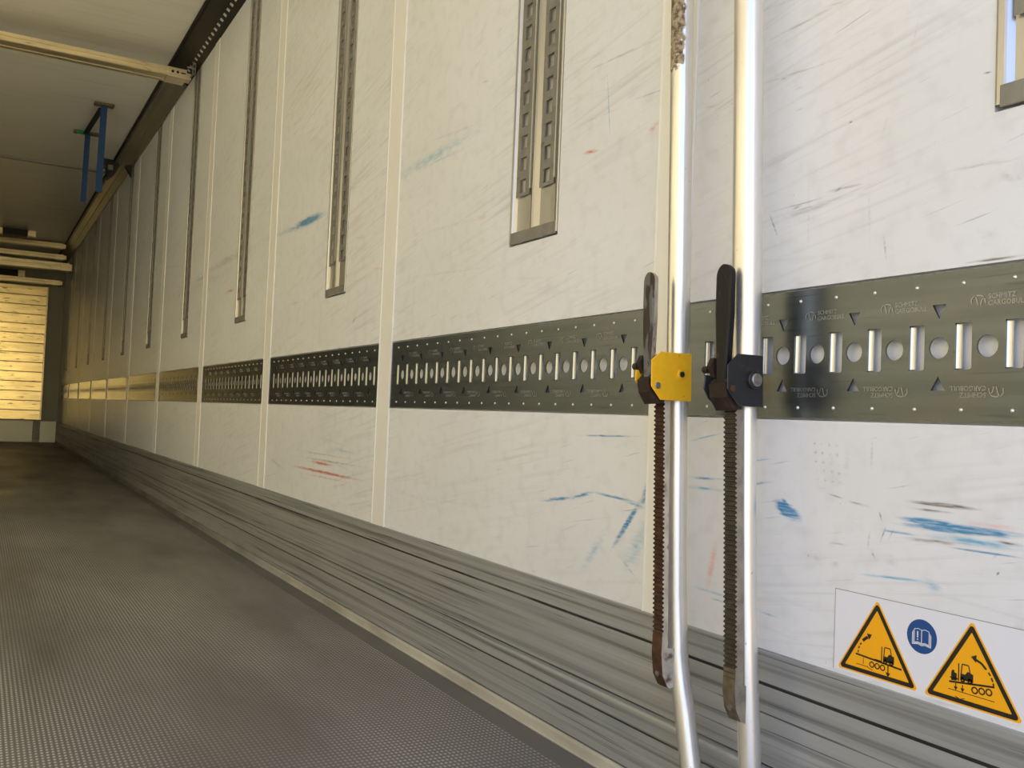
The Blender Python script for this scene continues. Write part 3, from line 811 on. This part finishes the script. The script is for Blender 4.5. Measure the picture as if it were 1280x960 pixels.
# old torn tape low on the mast's upper length: a patch with its own ragged outline
def add_tape(m):
    n = m.node_tree; b = n.nodes['Principled BSDF']; L = n.links.new
    src = b.inputs['Base Color'].links[0].from_socket
    t = n.nodes.new('ShaderNodeTexCoord'); s = n.nodes.new('ShaderNodeSeparateXYZ'); L(t.outputs['Object'], s.inputs[0])
    x = n.nodes.new('ShaderNodeTexNoise'); x.inputs['Scale'].default_value = 55; x.inputs['Detail'].default_value = 6; L(t.outputs['Object'], x.inputs['Vector'])
    def mth(op, a, c, cl=False):
        q = n.nodes.new('ShaderNodeMath'); q.operation = op; q.use_clamp = cl
        for k, v in enumerate((a, c)):
            if isinstance(v, (int, float)): q.inputs[k].default_value = v
            else: L(v, q.inputs[k])
        return q.outputs[0]
    a = mth('SUBTRACT', s.outputs[2], 1.178); a = mth('ADD', a, mth('MULTIPLY', mth('SUBTRACT', x.outputs[0], .5), .06))
    z_ok = mth('MULTIPLY', a, 300, True)
    g = mth('ADD', mth('ADD', mth('MULTIPLY', s.outputs[1], .75), mth('MULTIPLY', s.outputs[0], -.65)), mth('MULTIPLY', mth('SUBTRACT', x.outputs[0], .5), .02))
    f = mth('MULTIPLY', z_ok, mth('MULTIPLY', mth('ADD', g, .008), 400, True), True)
    r = n.nodes.new('ShaderNodeMapRange'); r.inputs[1].default_value = .62; r.inputs[2].default_value = .60; L(x.outputs[0], r.inputs[0])
    f = mth('MULTIPLY', f, r.outputs[0])
    mx = n.nodes.new('ShaderNodeMix'); mx.data_type = 'RGBA'; L(f, mx.inputs[0]); L(src, mx.inputs[6])
    x2 = n.nodes.new('ShaderNodeTexNoise'); x2.inputs['Scale'].default_value = 140; L(t.outputs['Object'], x2.inputs['Vector'])
    cr = n.nodes.new('ShaderNodeValToRGB'); cr.color_ramp.elements[0].color = (.10,.065,.03,1); cr.color_ramp.elements[1].color = (.42,.34,.22,1)
    cr.color_ramp.elements[0].position = .35; cr.color_ramp.elements[1].position = .65
    L(x2.outputs[0], cr.inputs[0]); L(cr.outputs[0], mx.inputs[7]); L(mx.outputs[2], b.inputs['Base Color'])
    old = b.inputs['Metallic'].links[0].from_socket if b.inputs['Metallic'].links else None
    k = n.nodes.new('ShaderNodeMath'); k.operation = 'MULTIPLY'
    inv = mth('SUBTRACT', 1.0, f)
    if old: L(old, k.inputs[0])
    else: k.inputs[0].default_value = .9
    L(inv, k.inputs[1]); L(k.outputs[0], b.inputs['Metallic'])
    rr = n.nodes.new('ShaderNodeMapRange'); rr.inputs[3].default_value = .30; rr.inputs[4].default_value = .8; L(f, rr.inputs[0]); L(rr.outputs[0], b.inputs['Roughness'])
add_tape(m_tape)

r1, up1 = load_bar(-.055, 1.098, .033, dict(
    r1=.0178, r2=.0154, z0=.653, z1=.726, m_up=m_tape,
    low=[(0,.72),(.001,.5),(.003,.36),(.008,.27),(.014,.235),(.024,.19),(.040,.109),(.061,.004)],
    pitch=.0069, rack=(.0262, .0375, .0115, .285, .668), rackn=lambda z: .000 + max(0, .66-z)*.012,
    cast=(.284, .220), hw=.0180, he=.064, he1=.060, hz=(.664, .850), hw0=.0062, hw1=.0135, hd0=.012, hd1=.008,
    near=[(-.0105,.7265),(.0500,.7265),(.0680,.7130),(.0680,.6730),(.0500,.6530),(-.0105,.6530)],
    far=[(-.0105,.7265),(.0400,.7265),(.0560,.6985),(.0680,.7000),(.0690,.6830),(.0600,.6760),(.0460,.6530),(-.0105,.6530)],
    bolt=(.0110,.6935), br=.0078, bh=.003, cap=False, rivet=(.0560,.6745),
    m_rack=m_rust, m_rside=m_rackside, m_castf=m_rust, m_castm=m_footl, m_house=m_yel, m_pawl=m_mech, m_hand=m_hnd1, m_hside=m_bare, m_bolt=m_yel, m_rivet=m_bolt))
tag(r1, 'load bar with yellow jack housing, rusty rack and bent lower tube', 'load bar', 'load bars standing against the wall')
r2, up2 = load_bar(-.055, .950, .033, dict(
    r1=.0212, r2=.0155, z0=.6455, z1=.7180, m_up=m_pole,
    low=[(0,.72),(0,.5),(.002,.387),(.006,.28),(.013,.15),(.020,.004)],
    pitch=.0067, rack=(.0170, .0325, .0118, .270, .660), rackn=lambda z: .001 + max(0, .66-z)*.012,
    cast=(.268, .212), hw=.0215, he=.050, he1=.0445, hz=(.664, .846), hw0=.0080, hw1=.0155, hd0=.012, hd1=.009,
    near=[(-.0100,.7180),(.0380,.7180),(.0570,.7010),(.0570,.6680),(.0370,.6455),(-.0100,.6455)],
    far=[(-.0100,.7180),(.0300,.7180),(.0420,.6880),(.0560,.6900),(.0590,.6700),(.0500,.6560),(.0330,.6455),(-.0100,.6455)],
    bolt=(.0105,.6825), br=.0125, bh=.006, cap=True, rivet=(.0480,.6690),
    m_rack=m_olive, m_rside=m_rackside2, m_castf=m_foot2, m_castm=m_rackside2, m_house=m_blk, m_pawl=m_mech, m_hand=m_hnd2, m_hside=m_hnd2, m_bolt=m_blk, m_rivet=m_rust))
tag(r2, 'load bar with black jack housing, black lever and straight lower tube', 'load bar', 'load bars standing against the wall')

# ------------------------------------------------------------------ warning label
def F(x): return lambda a, b: (x, a, b)
root = None
bm = bmesh.new(); box(bm, -.0006, .0004, .583, .851, .3045, .4085)
lab = tag(build('warning_label', bm, m_label), 'white label with two yellow warning triangles and a blue book sign', 'label')
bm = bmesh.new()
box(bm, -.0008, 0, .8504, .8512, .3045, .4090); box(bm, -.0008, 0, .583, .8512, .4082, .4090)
build('sheet_edge', bm, mat('grey_edge', (.30,.29,.30), .6), lab)  # thin grey line along the top and far side of the sheet
def rounded(tri, r, k=5):
    out = []; m_ = len(tri)
    for i in range(m_):
        p = Vector(tri[i]); a = (Vector(tri[i-1])-p).normalized(); c = (Vector(tri[(i+1) % m_])-p).normalized()
        h = a.angle(c)/2; d = r/math.tan(h); ctr = p+(a+c).normalized()*(r/math.sin(h))
        s = (p+a*d)-ctr; e = (p+c*d)-ctr; t0 = math.atan2(s.y, s.x); t1 = math.atan2(e.y, e.x)
        dt = (t1-t0+PI) % (2*PI)-PI
        for j in range(k+1):
            t = t0+dt*j/k; out.append((ctr.x+r*math.cos(t), ctr.y+r*math.sin(t)))
    return out
def inset(tri, d):
    out = []; cx = sum(p[0] for p in tri)/3; cz = sum(p[1] for p in tri)/3
    a, b, c = (Vector(p) for p in tri); s = [(b-c).length, (c-a).length, (a-b).length]; P_ = sum(s)
    ic = (a*s[0]+b*s[1]+c*s[2])/P_; rin = abs((b-a).x*(c-a).y-(b-a).y*(c-a).x)/P_
    f = 1-d/rin
    return [tuple(ic+(Vector(p)-ic)*f) for p in tri]
def tri_ring(bm, o, i, x):
    A = [bm.verts.new((x, *p)) for p in o]; B = [bm.verts.new((x, *p)) for p in i]; k = len(o)
    for j in range(k): bm.faces.new([A[j], A[(j+1) % k], B[(j+1) % k], B[j]])
def line(bm, pts, w, x):
    for (ax, ay), (bx, by) in zip(pts, pts[1:]):
        d = Vector((bx-ax, by-ay)).normalized()*w/2; nx, ny = -d.y, d.x
        bm.faces.new([bm.verts.new((x, ax+nx, ay+ny)), bm.verts.new((x, bx+nx, by+ny)), bm.verts.new((x, bx-nx, by-ny)), bm.verts.new((x, ax-nx, ay-ny))])
def ring(bm, cu, cv, r0, r1, x, k=20):
    tri_ring(bm, [(cu+r1*math.cos(2*PI*i/k), cv+r1*math.sin(2*PI*i/k)) for i in range(k)], [(cu+r0*math.cos(2*PI*i/k), cv+r0*math.sin(2*PI*i/k)) for i in range(k)], x)
def forklift(bm, y, z, x, s=1):
    """small fork truck seen from the side, forks towards +s"""
    for poly in ([(-.010,.002),(.006,.002),(.006,.009),(.000,.009),(-.003,.013),(-.010,.011)], [(.0075,.000),(.009,.000),(.009,.020),(.0075,.020)], [(.009,.001),(.019,.001),(.019,.0025),(.009,.0025)]):
        flat(bm, [(y+s*a, z+b) for a, b in poly], F(x))
    line(bm, [(y-s*.006,z+.012),(y-s*.004,z+.020),(y+s*.004,z+.020),(y+s*.005,z+.009)], .0014, x)
    ring(bm, y-s*.006, z+.0025, .0012, .0032, x, 12); ring(bm, y+s*.003, z+.0025, .0012, .0032, x, 12)
for tri, kind in (([(.7845,.4055),(.8445,.3075),(.7235,.3075)], 0), ([(.6560,.4065),(.7165,.3075),(.5940,.3075)], 1)):
    bm = bmesh.new(); prism(bm, rounded(tri, .003), lambda a, b, d: (d, a, b), -.0010, -.0005)
    t = build('warning_triangle', bm, m_sy, lab)
    bm = bmesh.new(); tri_ring(bm, rounded(inset(tri, .0018), .0032), rounded(inset(tri, .0070), .0008), -.0011); build('border', bm, m_sk, t)
    bm = bmesh.new(); x = -.0011
    if kind == 0:
        line(bm, [(.8155,.3315),(.747,.3275)], .0022, x)
        for w in (.7905, .7825, .7745): ring(bm, w, .3232, .0024, .0040, x)
        line(bm, [(.8145,.3190),(.796,.3190)], .0008, x); line(bm, [(.797,.3185),(.789,.3165)], .0008, x)
        line(bm, [(.8035,.329),(.8035,.321)], .0008, x)
        line(bm, [(.7665,.328),(.7665,.319)], .0016, x); flat(bm, [(.7700,.3190),(.7630,.3190),(.7665,.3135)], F(x))
        forklift(bm, .768, .3290, x, 1)
        pth = [(.8120,.3335),(.8113,.3390),(.8090,.3440),(.8060,.3485)]
        for p0, p1 in zip(pth, pth[1:]):
            a = Vector(p0); c = Vector(p1); line(bm, [tuple(a), tuple(a.lerp(c, .6))], .0018, x)
        line(bm, [(.8050,.3500),(.8015,.3535),(.7975,.3562)], .0038, x); flat(bm, [(.7915,.3605),(.7990,.3605),(.7955,.3530)], F(x))
    else:
        line(bm, [(.6830,.3310),(.6275,.3385)], .0022, x)
        for w, zz in ((.6510,.3288),(.6425,.3300),(.6340,.3312)): ring(bm, w, zz, .0025, .0042, x)
        line(bm, [(.684,.3225),(.627,.3225)], .0008, x)
        for w in (.6745, .6660):
            line(bm, [(w,.331),(w,.3265)], .0012, x); flat(bm, [(w+.0025,.3270),(w-.0025,.3270),(w,.3225)], F(x))
        flat(bm, [(.6805,.3330),(.6735,.3340),(.6735,.3420),(.6765,.3430),(.6765,.3455),(.6795,.3450),(.6805,.3420)], F(x))
        forklift(bm, .6630, .3345, x, 1)
        line(bm, [(.675,.3160),(.669,.3140),(.663,.3160)], .0009, x)
        pth = [(.6285,.3395),(.6295,.3440),(.6325,.3500),(.6365,.3545)]
        for p0, p1 in zip(pth, pth[1:]):
            a = Vector(p0); c = Vector(p1); line(bm, [tuple(a), tuple(a.lerp(c, .65))], .0020, x)
        line(bm, [(.6375,.3555),(.6435,.3610),(.6505,.3635)], .0026, x); flat(bm, [(.6565,.3655),(.6495,.3690),(.6500,.3600)], F(x))
    build('pictogram', bm, m_sk, t)
bm = bmesh.new(); cxy = (.7205, .3740); R0 = .0203
prism(bm, [(cxy[0]+R0*math.cos(2*PI*i/40), cxy[1]+R0*math.sin(2*PI*i/40)) for i in range(40)], lambda a, b, d: (d, a, b), -.0010, -.0005)
bs = build('blue_sign', bm, m_sb, lab)
bm = bmesh.new(); x = -.0011; cu, cv = cxy
for s in (1, -1):
    for k in range(3):
        o_ = .0012*k
        line(bm, [(cu, cv-.0085-o_), (cu+s*.0045, cv-.0072-o_), (cu+s*(.0100+o_*1.1), cv-.0085-o_), (cu+s*(.0100+o_*1.1), cv+.0075-o_*1.6)] + ([(cu+s*.0045, cv+.0088), (cu, cv+.0075)] if k == 0 else []), .0008, x)
line(bm, [(cu, cv+.0075), (cu, cv-.0085)], .0010, x)
line(bm, [(cu+.0055, cv+.0055), (cu+.0055, cv-.0022)], .0016, x); line(bm, [(cu+.0055, cv-.0035), (cu+.0055, cv-.0050)], .0016, x)
build('book_symbol', bm, m_sw, bs)

# ------------------------------------------------------------------ cross beam under the ceiling
def beam(y, depth, z0, z1, xr, label, hook=True, xl=-2.40, group='cross beams under the ceiling'):
    root = empty('cross_beam', ((xl+xr)/2, y, z0))
    cx = (xl+xr)/2; X0, X1 = xl-cx, xr-cx; h = z1-z0
    b = bmesh.new()
    prof = [(0,.004),(.004,0),(depth*.30,0),(depth*.32,.004),(depth*.68,.004),(depth*.70,0),(depth-.004,0),(depth,.004),(depth,h),(0,h),(0,h*.62),(.003,h*.58),(.003,h*.42),(0,h*.38)]
    prism(b, prof, lambda a, c, d: (d, a, c), X0+.03, X1-.13)
    build('beam_profile', b, m_beam, root)
    for s, xe in ((1, X1), (-1, X0)):
        b = bmesh.new()
        xa, xb = sorted((xe-s*.135, xe-s*.028))
        box(b, xa, xb, -.003, depth+.003, -.003, h+.003, .003)
        xa, xb = sorted((xe-s*.028, xe))
        box(b, xa, xb, depth*.2, depth*.8, .006, h-.004, .003)
        ef = build('end_fitting', b, m_beam, root)
        if hook:
            b = bmesh.new()
            for q in (.105, .078):
                disc(b, (xe-s*q, -.0028, h*.55), (0, -1, 0), .0075, .0012, 14)
            xa, xb = sorted((xe-s*.060, xe-s*.036)); box(b, xa, xb, -.0042, -.0028, h*.45, h*.6)
            build('rivet_hole', b, m_hole, ef)
            b = bmesh.new()
            tube(b, [(xe-s*.012, -.002, .010), (xe+s*.014, -.004, .040), (xe+s*.016, -.004, h+.055), (xe+s*.010, -.004, h+.068), (xe+s*.002, -.004, h+.055), (xe+s*.002, -.004, h*.7)], .004, 10)
            tube(b, [(xe-s*.030, -.006, h+.018), (xe+s*.012, -.006, h+.016)], .005, 10)
            build('locking_hook', b, m_trim, ef, True)
    tag(root, label, 'beam', group)
    return root
beam(5.43, .125, 2.456, 2.503, -.042, 'single pale cross beam under the ceiling in the foreground')
beam(13.05, .10, 2.535, 2.597, -.12, 'topmost golden cross beam at the front end, right under the ceiling', False)
beam(13.38, .10, 2.437, 2.502, -.085, 'second golden cross beam from the top at the front end', False)
beam(13.20, .10, 2.275, 2.372, -.022, 'broad golden cross beam sticking out farthest right at the front end', False)
beam(14.25, .10, 2.195, 2.262, -.055, 'lowest golden cross beam, just above the slatted end panel', False)

# dark ventilation openings between the beams, each with light end brackets
def vent(x0, x1, y, z0, z1, label):
    root = empty('air_vent', ((x0+x1)/2, y, z0)); c = (x0+x1)/2
    b = bmesh.new(); box(b, x0-c, x1-c, .0, .10, 0, z1-z0, .004)
    build('vent_body', b, m_dark, root)
    for xe in (x0-c-.09, x1-c):
        b = bmesh.new(); box(b, xe, xe+.09, -.01, .10, 0, z1-z0, .005); br_ = build('bracket', b, m_beam, root)
    b = bmesh.new()
    for k in range(4):
        box(b, x0-c+.01, x1-c-.01, -.004, .002, (z1-z0)*(k+.35)/4, (z1-z0)*(k+.55)/4)
    build('grille', b, m_dark, root)
    tag(root, label, 'vent', 'dark vents at the front end')
vent(-.84, -.58, 12.45, HGT-.075, HGT-.001, 'dark vent with pale brackets above the topmost golden beam')
vent(-.845, -.60, 14.50, 2.290, 2.385, 'dark vent slot just below the broad golden beam')

# ------------------------------------------------------------------ end wall guard
gx0, gx1, gz0, gz1 = -1.12, -.205, .315, 2.185
root = empty('slatted_end_panel', ((gx0+gx1)/2, 14.55, gz0)); c = (gx0+gx1)/2
bm = bmesh.new(); nb = 14; h = (gz1-gz0)/nb
for k in range(nb):
    prism(bm, [(0,.0005),(-.0285,.001),(-.031,.005),(-.031,h-.006),(-.0285,h-.002),(0,h-.001)], lambda a, b, d: (d, a, b+k*h), gx0-c, gx1-c-.022)
build('boards', bm, m_gold, root)
bm = bmesh.new(); box(bm, gx1-c-.022, gx1-c, -.040, .02, 0, gz1-gz0, .004); build('edge_strip', bm, m_beam, root)
bm = bmesh.new(); box(bm, gx0-c-.02, gx0-c, -.040, .02, 0, gz1-gz0, .004); build('edge_strip', bm, m_beam, root)
for q in (gx0-c+.3, gx1-c-.3):
    bm = bmesh.new(); box(bm, q-.03, q+.03, 0, .05, .1, gz1-gz0-.1); build('mounting_rail', bm, m_alud, root)
tag(root, 'golden panel of horizontal metal boards on the end wall', 'panel')
bm = bmesh.new(); box(bm, -WID+.01, -.30, LEN-.012, LEN, .001, .30, .003); box(bm, -.212, -.012, LEN-.012, LEN, .001, .30, .003)
tag(build('baseboard_front', bm, m_kickw), kind='structure')
root = empty('drain_channel', (-.256, LEN-.004, .03))
bm = bmesh.new(); box(bm, -.034, .034, -.004, .003, .0, .265, .001); build('cover', bm, m_alud, root)
for xx in (-.042, .042):
    for k in range(6):
        bm = bmesh.new(); disc(bm, (xx, -.004, .03+k*.042), (0, -1, 0), .006, .006, 10); build('rivet', bm, m_dark, root)
tag(root, 'narrow dark vertical channel in the white kick plate below the end panel', 'channel')

# ------------------------------------------------------------------ blue straps hanging from the ceiling
def strap(x, y, plate, w, zb, label, green):
    root = empty('ceiling_strap', (x, y, HGT))
    b = bmesh.new(); box(b, plate[0]-x, plate[1]-x, -.03, .03, -.016, -.001, .003)
    for q in (plate[0]-x+.015, plate[1]-x-.015): disc(b, (q, -.0, -.016), (0, 0, -1), .010, .008, 12)
    pl_ = build('ceiling_plate', b, m_foot2, root)
    b = bmesh.new()
    zs_ = [-.010 + (zb-HGT+.010)*i/14 for i in range(15)]
    sheet(b, [(-w/2, -.0012), (w/2, -.0012), (w/2, .0012), (-w/2, .0012), (-w/2, -.0012)], lambda a, c, d: (a + .006*math.sin(d*2.1), c + .006*math.sin(d*6), d), zs_)
    build('webbing', b, m_blue, root)
    if green:
        b = bmesh.new(); box(b, -.075, -.005, -.055, -.031, -.030, -.006, .003); build('buckle', b, m_green, root)
    else:
        b = bmesh.new()
        prism(b, [(-.018, 0), (.018, 0), (.018, .004), (-.018, .004)], lambda a, c, d: (a-.035*d/.78-.012, d, -.022-c-.03*math.sin(PI*d/.78)), .02, .74)
        build('tension_strap', b, m_dark, root)
    tag(root, label, 'strap', 'blue straps hanging from the ceiling')
strap(-.362, 6.76, (-.425, -.300), .042, 2.02, 'longer right blue strap hanging from a small dark ceiling plate', False)
strap(-.388, 7.56, (-.485, -.270), .038, 2.09, 'left blue strap with green buckle at its ceiling plate', True)

# dark stop blocks in the ceiling corner
bm = bmesh.new()
prism(bm, [(-.20,.0),(-.115,.0),(-.072,-.035),(-.10,-.10),(-.155,-.155),(-.175,-.06),(-.20,-.05)], lambda a, b, d: (a, d, HGT-.0005+b), 8.28, 8.40)
o = build('stop_block', bm, m_dark); tag(o, 'larger black stop block under the ceiling beside the blue straps', 'block', 'black blocks in the ceiling corner')
bm = bmesh.new(); box(bm, -.165, -.125, 8.262, 8.285, HGT-.09, HGT-.05, .004); build('latch', bm, m_alud, o)
bm = bmesh.new()
prism(bm, [(-.006,2.555),(-.006,2.455),(-.058,2.535)], lambda a, b, d: (a, d, b), 8.05, 8.12)
tag(build('stop_block', bm, m_dark), 'small black wedge at the top of a thin upright', 'block', 'black blocks in the ceiling corner')
